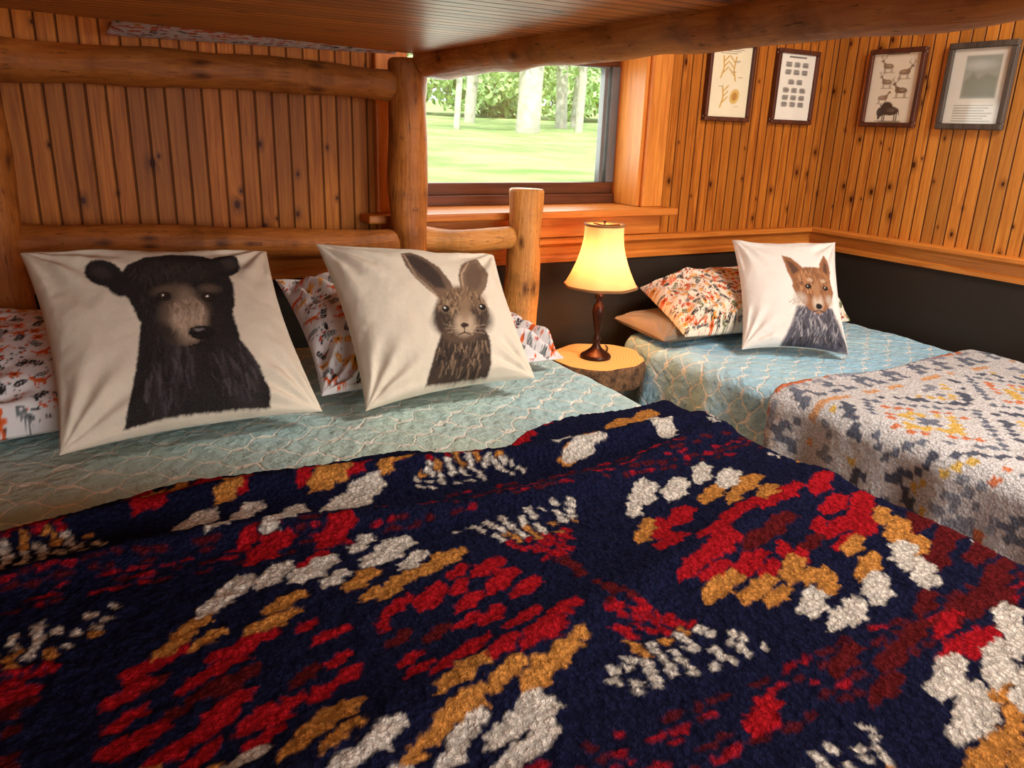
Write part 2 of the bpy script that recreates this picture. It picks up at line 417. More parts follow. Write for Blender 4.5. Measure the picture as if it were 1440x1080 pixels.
# navy sherpa: woven patches are listed in image pixels and mapped through a camera-view homography to the cloth's metric coordinates
Hb=hom([(-.134,1.240),(-.113,.7215),(.748,.2747),(1.055,1.250)],[(0,740),(0,1080),(1440,1080),(905,575)])  # four cloth points paired with their image pixels in the camera view
Hi=np.linalg.inv(Hb)
W_=(246,240,230);G_=(222,152,76);R_=(190,28,40);D_=(104,28,32);NV=(28,32,64)
pat={
'W':[(275,742,36,14),(345,725,28,11),(310,750,26,9),(405,733,30,12),(385,748,22,9),(500,700,40,14),(470,718,28,11),(523,688,20,8),
 (905,690,26,12),(950,684,26,10),(985,664,20,8),(1022,672,24,9),(893,712,14,9),(820,636,36,7),(795,628,20,5),(930,606,20,12),(940,618,14,7),
 (330,832,34,14),(385,812,32,13),(440,802,40,13),(300,860,28,12),(540,775,44,14),(575,790,24,10),(470,814,24,9),(505,764,24,9),
 (1140,848,28,14),(1200,862,26,13),(1232,830,26,13),(1272,788,24,12),(1300,812,24,13),(1175,872,24,10),
 (745,1010,36,18),(715,1035,36,16),(775,1012,24,14),(765,1045,38,18),(728,1075,42,16),(660,1038,38,13),(538,1060,38,15),(512,1078,26,12),
 (1330,948,38,16),(1362,985,36,16),(1352,1015,30,14),(1402,932,38,16),(1422,880,28,16),(1430,905,26,12),(1438,968,30,14),(1385,1000,26,12),
 (640,1072,34,12),(350,1078,40,10)],
'G':[(248,694,20,8),(210,706,26,9),(330,688,22,8),(318,706,22,8),(455,686,28,9),(480,678,18,7),(568,657,24,7),(545,668,18,6),(870,602,26,6),(905,590,26,6),(830,622,16,6),(800,645,16,6),
 (1000,692,24,8),(1048,682,28,8),(1075,698,20,8),(1030,700,16,7),(915,735,16,8),(905,755,18,8),
 (505,817,30,11),(548,830,28,11),(605,797,32,11),(632,785,22,8),(385,880,44,10),(400,852,34,10),(272,890,34,11),(250,915,30,12),(300,905,28,9),(570,815,20,8),(520,838,18,8),
 (1012,826,38,11),(1062,828,36,11),(1112,802,26,12),(1160,818,20,12),(1262,756,24,11),(1292,778,20,9),(1200,774,22,8),(1222,802,28,9),(1240,735,18,8),(1090,838,24,8),(1135,812,18,7),
 (650,972,48,14),(762,962,40,16),(792,935,28,13),(722,960,30,10),(812,912,20,10),(690,985,30,9),(640,1020,38,12),(612,1052,32,10),(668,1018,26,8),
 (452,1035,44,18),(425,1062,38,14),(490,1018,26,11),(482,1058,38,12),(590,1072,28,10),
 (1402,968,28,11),(1392,1050,40,17),(1372,1068,34,13),(1432,1075,28,14),(1420,1030,30,11),(1425,990,24,10)],
'R':[(220,718,38,11),(280,693,32,11),(190,705,24,9),(338,697,14,9),(432,682,20,9),(500,672,32,7),(722,606,26,8),(762,598,28,7),(735,620,22,6),(700,618,18,6),(560,662,20,5),
 (930,742,24,12),(962,722,24,9),(945,765,32,9),(1042,722,38,7),(1100,704,34,8),(1150,690,28,8),(1012,772,38,11),(1170,716,30,8),(1212,712,28,9),(1205,735,32,9),(982,795,30,8),(1052,793,36,10),(1005,806,30,7),(1100,775,16,8),(1125,787,16,8),(1175,748,26,7),(1215,752,30,8),(1010,748,38,6),(970,808,26,7),(1080,802,20,8),(1185,770,20,6),(1075,714,20,7),(1150,745,16,7),
 (372,778,38,14),(470,752,36,14),(440,790,28,9),(395,766,20,9),(345,770,18,10),
 (602,845,30,14),(655,852,28,9),(702,820,32,12),(740,830,30,9),(682,802,32,9),(642,832,18,9),(560,856,22,8),(540,880,12,12),(692,872,28,10),(735,882,34,10),(792,872,30,11),(762,898,32,9),(655,880,28,8),(640,808,20,8),
 (345,915,56,11),(310,948,46,9),(235,935,44,11),(205,950,32,11),(185,982,42,14),(280,965,32,9),(322,1005,42,14),(362,1022,32,14),(402,1008,36,14),(452,988,24,12),(480,968,26,10),(375,1048,32,11),(300,1035,38,11),(465,900,32,7),(430,888,20,7),
 (665,925,34,13),(712,928,28,12),(640,942,26,10),(575,938,24,8),(592,955,28,8),(752,920,24,10),(690,945,38,8),(630,955,30,8),(780,905,24,9),
 (205,1045,46,15),(250,1062,46,13),(180,1020,36,12),(290,1068,32,11),(160,1060,26,12),(475,940,20,10),(500,958,14,7),
 (1075,1002,34,18),(1370,905,26,11),(1330,880,30,8),(1335,915,30,8),(1395,900,18,9)],
'D':[(300,978,48,12),(330,972,34,15),(345,958,28,9),(225,970,28,8),(265,1000,40,10),(430,960,30,10),(560,905,24,9),(610,900,26,9),(1090,745,34,8),(1060,762,30,7),(1140,768,24,7),
 (1292,740,38,10),(1335,760,36,10),(1382,782,34,10),(1402,815,36,10),(1320,790,30,10),(1340,865,40,11),(1285,890,34,10),(1255,920,34,11),(1378,850,34,10),(1245,965,34,11),(1190,930,34,11),(1410,850,24,10),(1300,850,24,9)]}
cm={'W':W_,'G':G_,'R':R_,'D':D_}
MED=["..R.R",".R.RR","D.RRG",".RR.G","R.GG.","GG.WW","GWWW.","WW..."]
def paint_navy(s0,t0):
    lw=.010
    s=s0+lw*fbm(s0*5,t0*5,61,2);t=t0+lw*fbm(s0*5+9,t0*5,62,2)
    s2=s+.0080*fbm(s0*130,t0*130,11,2)+.0065*fbm(s0*48,t0*48,12,1)
    t2=t+.0060*fbm(s0*130,t0*130,13,2)+.0050*fbm(s0*48,t0*48,14,1)
    A=Art(s2,t2,NV)
    r=random.Random(4)
    PX,PY=.66,.558;CX,CY=.225,.735
    def patch(x,y,a_,b_,c):
        k=b_*.45
        A.poly([(x-a_,y-b_-k*.2),(x+a_*.25,y-b_+k*.3),(x+a_*.35,y-b_*.45+k*.3),(x+a_,y-b_*.3+k),(x+a_*.95,y+b_*.7+k),(x+a_*.1,y+b_),(x-a_*.1,y+b_*.6),(x-a_*.8,y+b_*.45-k)],c,.0028)
    for iy in range(-2,2):
        by=CY+PY*(iy+.5)
        for (dy,c,hh,pr) in ((-.034,D_,.0045,.6),(-.016,D_,.005,.75),(.000,R_,.0035,.3),(.014,D_,.0045,.6),(.031,D_,.005,.65)):
            x=-.5
            while x<1.65:
                L=r.uniform(.005,.014)
                if r.random()<pr:A.ell(x,by+dy+r.uniform(-.002,.002),L,hh,c if r.random()<.75 else R_,soft=.7,p=2.2,a=.85)
                x+=L*2.5
        for ix in range(-2,3):
            fx=CX+ix*PX+PX/2;my=CY+iy*PY
            for sy in (-1,1):
                for q in range(-4,5):
                    for m in range(17):
                        f=m/16;yy=my+sy*(.015+.190*f)
                        if abs(q)>=3 and f<.5:continue
                        if abs(q)==4 and f<.75:continue
                        if abs(q)==2 and f<.2:continue
                        if r.random()<.22:continue
                        xx=fx+q*(.005+.021*f**1.3)+r.uniform(-.003,.003)
                        c=W_ if f>.80 else (G_ if f>.60 and q%2==0 else (W_ if f>.68 and q%2 else (R_ if f>.3 else D_)))
                        A.ell(xx,yy,.0055,.0075,c,rot=.6*sy*(1 if q>0 else -1),soft=.6,p=1.6)
    # medallion patches outside the image area covered by the pixel list
    for iy in range(-2,2):
        for ix in range(-2,3):
            for sx in (-1,1):
                for sy in (-1,1):
                    for rr_,row in enumerate(MED):
                        for cc_,ch_ in enumerate(row):
                            if ch_=='.':continue
                            x=CX+ix*PX+sx*(cc_+.5)*.052;y=CY+iy*PY+sy*(rr_+.5)*.0275
                            px,py=app(Hb,x,y)
                            if -20<px<1450 and 560<py<1092 and x<1.16:continue
                            patch(x,y,.026*r.uniform(.9,1.15),.0135*r.uniform(.9,1.15),cm[ch_])
    for k in 'DRGW':
        for (px,py,w_,h_) in pat[k]:
            x,y=app(Hi,px,py)
            x1,y1=app(Hb,x+.001,y);x2,y2=app(Hb,x,y+.001)
            a_=w_/(math.hypot(x1-px,y1-py)/.001);b_=h_/(abs(y2-py)/.001)
            patch(x,y,a_*1.02,b_*.98,cm[k])
    lum=1+.14*fbm(s*60,t*60,31,2)
    return A.C*lum[:,None]
def navy_h(s,t):
    h=.006+.016*(fbm(s*2.6,t*3.1,21,3))+.010
    l1=1.17+.03*np.sin(s*5+.5)-.02*s;h=h+.022*np.exp(-((t-l1)/.028)**2)*np.clip(1.2-.6*np.abs(s-.5),0,1)
    l2=1.04-.10*(s-.2)+.02*np.sin(s*9);h=h+.018*np.exp(-((t-l2)/.028)**2)*(1/(1+np.exp((s-.75)*40)))
    l3=.98+.28*(s-.75);h=h+.016*np.exp(-((t-l3)/.035)**2)*np.clip((s-.4)*3,0,1)
    l4=.62+.25*(s-.3);h=h+.014*np.exp(-((t-l4)/.045)**2)
    h=h+.0040*fbm(s*90,t*90,22,2)
    return h
spread('sherpa_blanket',-.22,1.12,.09,1.30,.712,.2,.36,.2,M_sherpa,r=.05,res=.0034,hfun=navy_h,cfun=paint_navy,wav=.01,
       yedge=lambda s:1.240+.022*np.sin(s*7+.2)+.012*np.sin(s*17)-.045*np.clip(1-np.abs(s-.62)/.12,0,1)+.02*np.clip(s-.8,0,1))

# ------------------------------------------------------------ pillows
def pillow(name,BL,BR,TR,TL,th,cfun,n=120,mat=None,m=None,back=(232,226,214),exp=.42,inset=.055,seed=1,wr=.004,bk=.6,parent=None,sag=0.0):
    nx=n;ny=m or n
    U,Vv=np.meshgrid(np.linspace(0,1,nx),np.linspace(0,1,ny))
    BL,BR,TR,TL=[np.array(p,float) for p in (BL,BR,TR,TL)]
    a=2*U-1;b=2*Vv-1
    u=.5+(U-.5)*(1-inset*(1-b**2)*np.abs(a)**2);v=.5+(Vv-.5)*(1-inset*(1-a**2)*np.abs(b)**2)
    u=u[...,None];v=v[...,None]
    P=BL*(1-u)*(1-v)+BR*u*(1-v)+TR*u*v+TL*(1-u)*v
    N=np.cross(BR-BL,TL-BL);N/=np.linalg.norm(N)
    h=th*((1-a**2)*(1-b**2)+1e-9)**exp*(1-sag*b)
    edge=(np.abs(a)**3+np.abs(b)**3)
    W=BR-BL;sx=np.linalg.norm(W);sy=np.linalg.norm(TL-BL)
    wrk=wr*fbm(U*sx*16+seed,Vv*sy*16,seed,3)*(.5+edge)+wr*1.6*np.sin((U+Vv)*9+seed)*edge*.4
    # corner tension creases
    for (cu,cv) in ((0,0),(1,0),(1,1),(0,1)):
        an=np.arctan2(Vv-cv,U-cu);rd=np.hypot(U-cu,Vv-cv)
        wrk=wrk+wr*.9*np.sin(an*14+seed+cu*3)*np.exp(-((rd-.22)/.14)**2)
    rim=np.clip((1-np.maximum(np.abs(a),np.abs(b)))*12,0,1)
    Fp=P+N*(h+wrk*rim)[...,None];Bp=P-N*(h*bk)[...,None]
    V=np.concatenate([Fp.reshape(-1,3),Bp.reshape(-1,3)])
    F=np.concatenate([gridfaces(nx,ny),gridfaces(nx,ny,nx*ny,True)])
    fc=cfun(U.ravel(),Vv.ravel(),sx,sy)
    bc=cfun(U.ravel(),Vv.ravel(),sx,sy) if back is None else np.tile(s2l(back),(nx*ny,1))
    ob=mk(name,V,F,mat or M_cloth,parent,cols=np.concatenate([fc,bc]))
    return ob
CREAM=(222,212,194)
def fur(A,cx,cy,rx,ry,cols,n,ln,w,seed,ang=1.3,aj=.5,a=.5,ymax=1e9):
    r=random.Random(seed)
    for _ in range(n):
        q=r.uniform(0,6.28);d=math.sqrt(r.random())
        x=cx+rx*d*math.cos(q);y=cy+ry*d*math.sin(q);an=ang+r.uniform(-aj,aj);l=ln*r.uniform(.5,1.3)
        if y+l>ymax:l=max(1,ymax-y)
        A.line([(x,y),(x+l*math.cos(an),y+l*math.sin(an))],w*r.uniform(.6,1.3),r.choice(cols),a=a,soft=1.0)
def bear(U,V,sx,sy):
    Hq=hom([(0,0),(1,0),(1,1),(0,1)],[(95,652),(445,590),(368,365),(42,365)])  # cushion corners in image pixels; the bear shapes share these coordinates
    X,Y=app(Hq,U,V);X=X+1.8*fbm(X*.35,Y*.35,5,2);Y=Y+1.8*fbm(X*.35,Y*.35,8,2)
    A=Art(X,Y,CREAM);K=(24,22,26)
    A.poly([(206,496),(203,530),(200,560),(192,600),(187,630),(250,618),(320,608),(380,598),(374,575),(356,545),(334,518),(322,480),(315,440)],K,3)
    A.ell(250,560,22,44,(62,56,62),rot=.2,soft=1.3,a=.55);A.ell(335,562,18,34,(60,56,62),rot=-.5,soft=1.3,a=.55)
    fur(A,240,555,34,48,[(84,78,84),(10,8,12),(50,46,52),(16,14,18),(14,12,16)],150,22,2.4,1,1.5,.35,.55,616)
    fur(A,322,552,32,32,[(78,72,78),(10,8,12),(50,46,52),(16,14,18),(14,12,16)],130,20,2.4,2,1.1,.3,.55,596)
    A.ell(157,424,29,19,K,rot=.5,soft=.15);A.ell(180,442,22,18,K,rot=.7,soft=.2);A.ell(152,422,15,8,(56,46,46),rot=.5,soft=.8,a=.8)
    A.ell(313,408,21,19,K,rot=-.5,soft=.15);A.ell(300,420,20,18,K,soft=.2);A.ell(316,406,10,8,(54,46,46),soft=.8,a=.8)
    A.poly([(172,440),(188,412),(210,398),(248,389),(285,392),(312,410),(324,440),(326,470),(318,500),(305,522),(280,530),(250,524),(222,512),(204,495),(192,470)],K,3)
    A.ell(246,422,40,15,(56,48,48),soft=1.3,a=.7)
    fur(A,248,425,54,24,[(70,60,58),(14,12,14),(44,38,38),(18,16,18)],110,12,1.8,3,1.7,.6,.5)
    fur(A,218,472,14,26,[(56,50,52),(12,10,12)],40,12,1.8,13,1.6,.4,.55)
    A.ell(241,453,20,8,(94,78,66),rot=-.2,soft=1,a=.85);A.ell(293,450,13,6,(94,78,66),soft=1,a=.85)
    A.ell(262,490,28,31,(118,98,82),soft=.8,a=.95)
    A.ell(268,496,20,25,(178,156,136),soft=.8,a=.95);A.ell(263,466,11,16,(134,114,98),soft=1,a=.85)
    fur(A,264,486,24,27,[(200,178,158),(90,74,64),(150,128,108)],90,9,1.5,4,1.4,.5,.55)
    A.ell(303,497,10,22,(34,28,30),soft=.7,a=.9);A.ell(238,510,20,9,(34,28,30),rot=.4,soft=1,a=.8)
    A.ell(284,511,17,9.5,(12,10,14),soft=.2);A.ell(280,507,6,2,(130,126,130),soft=.8,a=.8)
    A.line([(284,519),(282,526),(268,530)],2.2,(18,14,16));A.line([(282,526),(297,527)],2.0,(18,14,16))
    for ex in (236,292):
        A.ell(ex,463,9,6.5,(18,14,14),soft=.4);A.ell(ex-1,463,5,4.2,(58,38,26),soft=.3);A.ell(ex-1,463,3.2,3,(4,2,2),soft=.3);A.ell(ex-2,461.5,1.4,1.3,(235,230,225),soft=.5)
    return A.C
def rabbit(U,V,sx,sy):
    Hq=hom([(0,0),(1,0),(1,1),(0,1)],[(520,583),(742,548),(690,372),(455,355)])  # rabbit cushion corners and shapes are given in image pixels
    X,Y=app(Hq,U,V);X=X+1.2*fbm(X*.45,Y*.45,5,2);Y=Y+1.2*fbm(X*.45,Y*.45,8,2)
    A=Art(X,Y,CREAM);B=(84,66,54)
    A.poly([(618,500),(610,525),(606,548),(604,566),(640,563),(684,556),(682,530),(676,508),(664,492)],(58,46,40),3)
    fur(A,645,530,32,26,[(30,24,22),(124,100,80),(160,134,108),(20,16,16)],130,12,1.5,1,1.5,.4,.65,558)
    A.poly([(566,387),(578,385),(596,396),(614,414),(628,438),(634,458),(618,466),(602,452),(584,432),(571,410)],(104,84,70),2)
    A.poly([(572,392),(582,391),(600,406),(615,426),(622,448),(608,446),(590,426),(577,407)],(50,40,38),4,.9)
    A.line([(570,390),(584,428),(612,460)],2.2,(176,150,124),a=.7)
    A.poly([(652,399),(663,394),(673,402),(678,422),(674,442),(664,458),(650,464),(640,450),(638,425),(643,408)],(118,96,78),2)
    A.poly([(655,405),(664,402),(670,415),(668,436),(658,452),(649,446),(647,424)],(92,72,60),5,.85)
    A.line([(652,402),(642,425),(644,450)],2.2,(190,164,138),a=.7)
    A.ell(641,482,35,37,B,soft=.15)
    A.ell(642,458,26,14,(124,98,76),soft=.7,a=.9)
    fur(A,642,474,32,32,[(36,28,26),(150,122,94),(182,154,122),(56,44,38),(30,24,22)],190,8,1.3,2,1.6,.6,.65)
    A.ell(645,494,13,15,(186,164,138),soft=.7,a=.9);A.ell(645,474,7,16,(140,114,90),soft=.7,a=.8)
    A.ell(616,490,12,14,(48,38,34),soft=.9,a=.75);A.ell(672,488,10,14,(52,42,38),soft=.9,a=.75)
    for ex,ey in ((621,475),(667,471)):
        A.ell(ex,ey,6.2,5.2,(140,116,92),soft=.5);A.ell(ex,ey,4.9,4.5,(12,8,8),soft=.3);A.ell(ex-1.2,ey-1.2,1.1,1.1,(235,230,225),soft=.4)
    A.ell(645,496,5,3.2,(50,32,30),soft=.4);A.line([(645,499),(645,505)],1.4,(40,30,28));A.line([(638,508),(645,505),(652,507)],1.4,(40,30,28))
    for k in (-1,1):
        for q in range(3):A.line([(645+k*6,499+q*2),(645+k*26,494+q*6)],.7,(210,196,176),a=.35)
    return A.C
def fox(U,V,sx,sy):
    Hq=hom([(0,0),(1,0),(1,1),(0,1)],[(1040,487),(1187,497),(1175,342),(1030,342)])  # image-pixel corners of the fox cushion, same units as its shapes
    X,Y=app(Hq,U,V);X=X+.8*fbm(X*.5,Y*.5,5,2);Y=Y+.8*fbm(X*.5,Y*.5,8,2)
    A=Art(X,Y,(228,224,218));O=(140,94,62)
    A.poly([(1108,446),(1102,466),(1096,480),(1090,492),(1130,497),(1186,497),(1180,480),(1174,466),(1162,446)],(78,78,90),4)
    fur(A,1139,466,34,24,[(30,30,38),(140,138,148),(206,202,202),(46,46,56),(170,166,170)],170,10,1.3,1,1.6,.6,.6,490)
    fur(A,1139,486,40,6,[(24,24,32),(36,36,46)],60,8,1.6,7,1.6,.6,.7,493)
    A.poly([(1090,376),(1102,380),(1118,396),(1124,408),(1104,418),(1096,402)],O,2);A.poly([(1095,384),(1104,388),(1114,402),(1104,408)],(72,52,44),3,.85)
    A.poly([(1150,374),(1158,378),(1161,398),(1158,412),(1142,404),(1143,388)],O,2);A.poly([(1151,381),(1156,386),(1156,402),(1148,400)],(78,56,46),2,.85)
    A.poly([(1104,405),(1120,394),(1144,393),(1158,404),(1165,425),(1160,440),(1148,452),(1138,456),(1124,450),(1110,438),(1102,422)],O,2)
    fur(A,1132,412,27,20,[(190,136,94),(92,66,48),(164,112,72),(74,54,42),(200,156,116)],170,7,1.1,2,1.5,.7,.6)
    A.ell(1113,437,9,7,(186,172,158),rot=.5,soft=.9,a=.8);A.ell(1157,437,6,7,(186,172,158),rot=-.5,soft=.9,a=.8)
    fur(A,1110,440,8,8,[(206,194,182),(130,104,84)],24,6,1,12,2.2,.5,.6)
    A.ell(1138,441,8,10,(202,186,168),soft=.7,a=.85);A.ell(1137,424,5,13,(160,116,82),soft=.7)
    A.ell(1127,412,4,2.5,(196,168,140),soft=.8,a=.8);A.ell(1147,412,4,2.5,(196,168,140),soft=.8,a=.8)
    A.ell(1139,446,5,3.6,(14,12,14),soft=.3);A.line([(1131,453),(1139,451),(1147,453)],1.2,(40,30,28))
    for ex in (1124,1151):
        A.ell(ex,421,4.8,3.4,(44,30,22),soft=.4);A.ell(ex,421,2.6,2.5,(8,6,6),soft=.3);A.ell(ex-.8,420.2,.8,.8,(235,230,225),soft=.4)
    return A.C
pillow('bear_throw_pillow',(-.055,1.458,.735),(.415,1.488,.735),(.387,1.78,1.018),(-.078,1.775,1.038),.092,bear,n=260,seed=3,inset=.08,wr=.006)
pillow('rabbit_throw_pillow',(.500,1.470,.728),(.91,1.470,.748),(.935,1.735,.990),(.490,1.75,1.036),.085,rabbit,n=240,seed=8,inset=.085,wr=.006)
pillow('fox_throw_pillow',(1.885,1.77,.632),(2.165,1.575,.632),(2.335,1.83,.955),(2.055,2.04,.945),.072,fox,n=220,seed=12,inset=.10,wr=.006)

def woodland(base,c,seed,warm=0,S=.9):
    def f(U,V,sx,sy):
        X=U*sx;Y=V*sy;X=X+.0008*fbm(X*300,Y*300,3,1);A=Art(X,Y,base);r=random.Random(seed)
        O=(216,92,30);K=(34,30,34);GR=(104,110,112);YL=(226,154,56);RD=(168,48,30)
        nx=int(sx/c)+1;ny=int(sy/c)+1
        for i in range(nx):
            for j in range(ny):
                x=(i+.5+r.uniform(-.25,.25))*c;y=(j+.5+r.uniform(-.25,.25))*c;k=r.random()
                if warm and k<.26:k=r.uniform(.1,1)
                fl=r.choice([-1,1])
                if k<.22:
                    A.ell(x,y,.013*S,.0065*S,O,rot=.1*fl);A.ell(x+fl*.014*S,y+.008*S,.006*S,.005*S,O)
                    A.line([(x+fl*.016*S,y+.012*S),(x+fl*.019*S,y+.018*S)],.002*S,O);A.line([(x-fl*.012*S,y+.002*S),(x-fl*.021*S,y+.009*S)],.005*S,O)
                    for q in (-.009,-.004,.006,.010):A.line([(x+q*S,y),(x+q*S,y-.014*S)],.0026*S,O)
                elif k<.50:
                    an=r.uniform(0,6.28);dx,dy=math.cos(an),math.sin(an);col=K if r.random()<.75-.35*warm else (GR if not warm else r.choice([O,YL,(96,104,60)]))
                    A.line([(x-dx*.018*S,y-dy*.018*S),(x+dx*.018*S,y+dy*.018*S)],.0018*S,col)
                    for q in (-.012,-.004,.004,.012):
                        for sg in (-1,1):A.ell(x+dx*q*S-sg*dy*.005*S,y+dy*q*S+sg*dx*.005*S,.0060*S,.0028*S,col,rot=an+sg*.9)
                elif k<.68:
                    cc=O if r.random()<.6 else YL
                    for q in range(6):
                        an=q*1.047;A.ell(x+.008*S*math.cos(an),y+.008*S*math.sin(an),.007*S,.004*S,cc,rot=an)
                    A.ell(x,y,.0035*S,.0035*S,K)
                elif k<.84:
                    an=r.uniform(0,6.28);A.ell(x,y,.015*S,.006*S,r.choice([GR,YL,RD,K]),rot=an);A.line([(x-.013*S*math.cos(an),y-.013*S*math.sin(an)),(x+.018*S*math.cos(an),y+.018*S*math.sin(an))],.0012*S,base)
                else:
                    for q in range(6):A.ell(x+r.uniform(-.014,.014)*S,y+r.uniform(-.014,.014)*S,.0034*S,.0034*S,r.choice([O,K,RD]))
                for q in range(4):A.ell(x+r.uniform(-.02,.02)*S,y+r.uniform(-.02,.02)*S,.0022*S,.0022*S,r.choice([K,O,GR]))
        return A.C
    return f
WB=(226,220,220)
pillow('patterned_pillow',(-.33,1.55,.735),(.40,1.62,.735),(.42,2.05,.82),(-.33,2.05,.85),.085,woodland(WB,.034,1),n=260,m=170,mat=M_print,back=None,seed=5,wr=.012,bk=.35)
pillow('patterned_pillow',(.44,1.58,.735),(1.09,1.62,.735),(1.06,2.03,.80),(.45,1.99,.915),.095,woodland(WB,.034,2),n=250,m=170,mat=M_print,back=None,seed=9,wr=.022,bk=.35)
pillow('patterned_pillow',(1.745,1.89,.660),(2.53,1.86,.650),(2.54,2.19,.80),(1.78,2.19,.765),.095,woodland((238,226,206),.024,3,1,.78),n=300,m=170,mat=M_print,back=None,seed=10,wr=.014,bk=.4,exp=.38,inset=.03)
pillow('patterned_pillow',(.12,1.735,1.530),(.84,1.735,1.530),(.86,2.20,1.480),(.14,2.18,1.470),.05,woodland(WB,.034,4),n=150,m=90,mat=M_print,back=None,seed=11,wr=.008,bk=.3)

# ------------------------------------------------------------ bed 2
b2=empty('twin_bed')
ZB=.61
boxes('mattress',[(1.76,2.66,.05,2.14,.34,ZB-.012)],M_mattress,b2,.04)
boxes('box_spring',[(1.77,2.65,.06,2.13,.12,.335)],M_mattress,b2,.02)
boxes('legs',[(x,x+.06,y,y+.06,0,.125) for x in (1.8,2.56) for y in (.1,2.0)],M_darkwood,b2)
spread('bed_quilt',1.745,2.63,.1,2.15,ZB,.42,.2,.2,M_quilt2,r=.045,res=.012,hfun=lambda s,t:.012*fbm(s*4,t*4,13)+.004*fbm(s*20,t*20,15),wav=.016)
def paint_grey(s,t):
    s=s+.008*fbm(s*75,t*75,41,2);t=t+.008*fbm(s*75,t*75,43,2)
    c=.021;S=np.floor((s-1.78)/c);T=np.floor((1.46-t)/c)
    C=np.tile(s2l((232,232,234)),(len(s),1))
    rn=_h(S,T,5)
    tt=np.mod(T,30.)
    ss=np.abs(np.mod(S+9,22)-11)
    def st(m,col):C[m]=s2l(col)
    O=(232,140,98);SL=(126,134,152);YL=(242,202,110)
    st((tt<1)&(rn<.55),O);st((tt==1)&(rn<.5),(176,182,196))
    tri=np.mod(S,6);st((tt>=2)&(tt<6)&(np.abs(tri-3)<(tt-1.5)*.75)&(rn<.92),SL);st((tt>=4)&(tt<6)&(np.abs(tri-3)<.8),(226,226,228))
    st((tt==7)&(rn<.5),(238,184,136))
    q=ss+np.abs(tt-18)
    st((tt>8)&(q>=8.6)&(q<10)&(rn<.75),SL);st((tt>8)&(q<7)&(q>=5.5)&(rn<.5),O);st((tt>8)&(q<5)&(q>=3)&(rn<.75),YL);st((tt>8)&(q<2),SL)
    st((tt>8)&(q>=12)&(q<14)&(rn<.65),(100,106,124));st((tt>8)&(q>=15)&(q<16)&(rn<.5),YL)
    st((tt>8)&(q>=17)&(rn<.35),(156,162,176))
    return C
spread('sherpa_blanket',1.735,2.62,.1,1.46,ZB+.016,.42,.15,.2,M_sherpa2,r=.05,res=.0055,hfun=lambda s,t:.008+.012*fbm(s*4,t*4,33)+.003*fbm(s*80,t*80,35,2),cfun=paint_grey,wav=.018,yedge=lambda s:1.44+.02*np.sin(s*8))
pillow('beige_pillow',(1.690,1.93,.640),(2.0,1.93,.645),(2.0,2.20,.660),(1.68,2.20,.660),.040,lambda U,V,a,b:np.tile(s2l((122,110,96)),(len(U),1)),n=50,back=(122,110,96),seed=2,bk=.7,exp=.3)

# ------------------------------------------------------------ nightstand
ns=empty('log_slice_nightstand')
nx_,ny_=1.515,2.055
seg=72;V=[];F=[]
def rad(a):return .158*(1+.05*math.sin(2*a+.5)+.03*math.sin(5*a)+.018*math.sin(9*a+1))
prf=[(1.0,.575),(1.02,.57),(1.05,.55),(1.03,.525),(1.04,.505),(1.0,.495)]
for (k,z) in prf:
    for j in range(seg):
        a=2*math.pi*j/seg;bk=1+.015*math.sin(17*a+z*60)*(1 if .5<z<.572 else .3)
        V.append((nx_+rad(a)*k*bk*math.cos(a),ny_+rad(a)*k*bk*math.sin(a),z))
for i in range(len(prf)-1):
    for j in range(seg):
        j2=(j+1)%seg;F.append([i*seg+j,(i+1)*seg+j,(i+1)*seg+j2,i*seg+j2])
tb=NT('bark_edge',.9);bn=tb.noise(tb.pos(),45,4,.6);tb.col(tb.mix(tb.rng(bn,.35,.65),(58,40,28),(128,94,62)));tb.bump(bn,.8,.01)
mk('bark',V,F,tb.m,ns)
F=[list(range(seg)),[5*seg+j for j in range(seg)][::-1]]
tt=NT('slice_top',.4);tt.spec(.4)
pp=tt.xyz(tt.pos());dx=tt.M('SUBTRACT',pp[0],nx_-.02);dy=tt.M('SUBTRACT',pp[1],ny_+.01)
rr=tt.M('SQRT',tt.M('ADD',tt.M('MULTIPLY',dx,dx),tt.M('MULTIPLY',dy,dy)))
rr=tt.M('ADD',rr,tt.M('MULTIPLY',tt.noise(tt.pos(),9,3),.03))
rg=tt.M('SINE',tt.M('MULTIPLY',rr,620.))
tt.col(tt.mix(tt.rng(rg,-1,1,0,.6),(232,200,136),(190,140,76)))
mk('slab_top',V,F,tt.m,ns,smooth=False)
for q in range(3):
    a=q*2.094+.5;logm('leg_%d'%(q+1),(nx_+.09*math.cos(a),ny_+.09*math.sin(a),0),(nx_+.075*math.cos(a),ny_+.075*math.sin(a),.497),.024,.022,ns,mat=M_bark,seed=20+q)

# ------------------------------------------------------------ lamp
lp=empty('table_lamp')
lx,ly,lz=1.50,2.045,.576
M_bronze=NT('bronze',.32);M_bronze.b.inputs['Metallic'].default_value=.6
M_bronze.col(M_bronze.mix(M_bronze.noise(M_bronze.pos(),60,3),(70,36,24),(34,20,16)));M_bronze=M_bronze.m
lathe('base_and_stem',[(0,0),(.050,0),(.052,.006),(.048,.012),(.040,.016),(.030,.024),(.018,.034),(.012,.045),(.010,.055),(.014,.062),(.010,.070),(.008,.085),(.012,.105),(.018,.135),(.021,.155),(.019,.172),(.012,.185),(.008,.195),(.013,.202),(.016,.210),(.010,.218),(.008,.235),(.014,.240),(.014,.262),(.0,.262)],(lx,ly,lz),M_bronze,lp)
sh=NT('shade_fabric',.9)
df=sh.n('BsdfDiffuse');df.inputs[0].default_value=L4((226,186,136))
tl=sh.n('BsdfTranslucent');tl.inputs[0].default_value=L4((250,204,150))
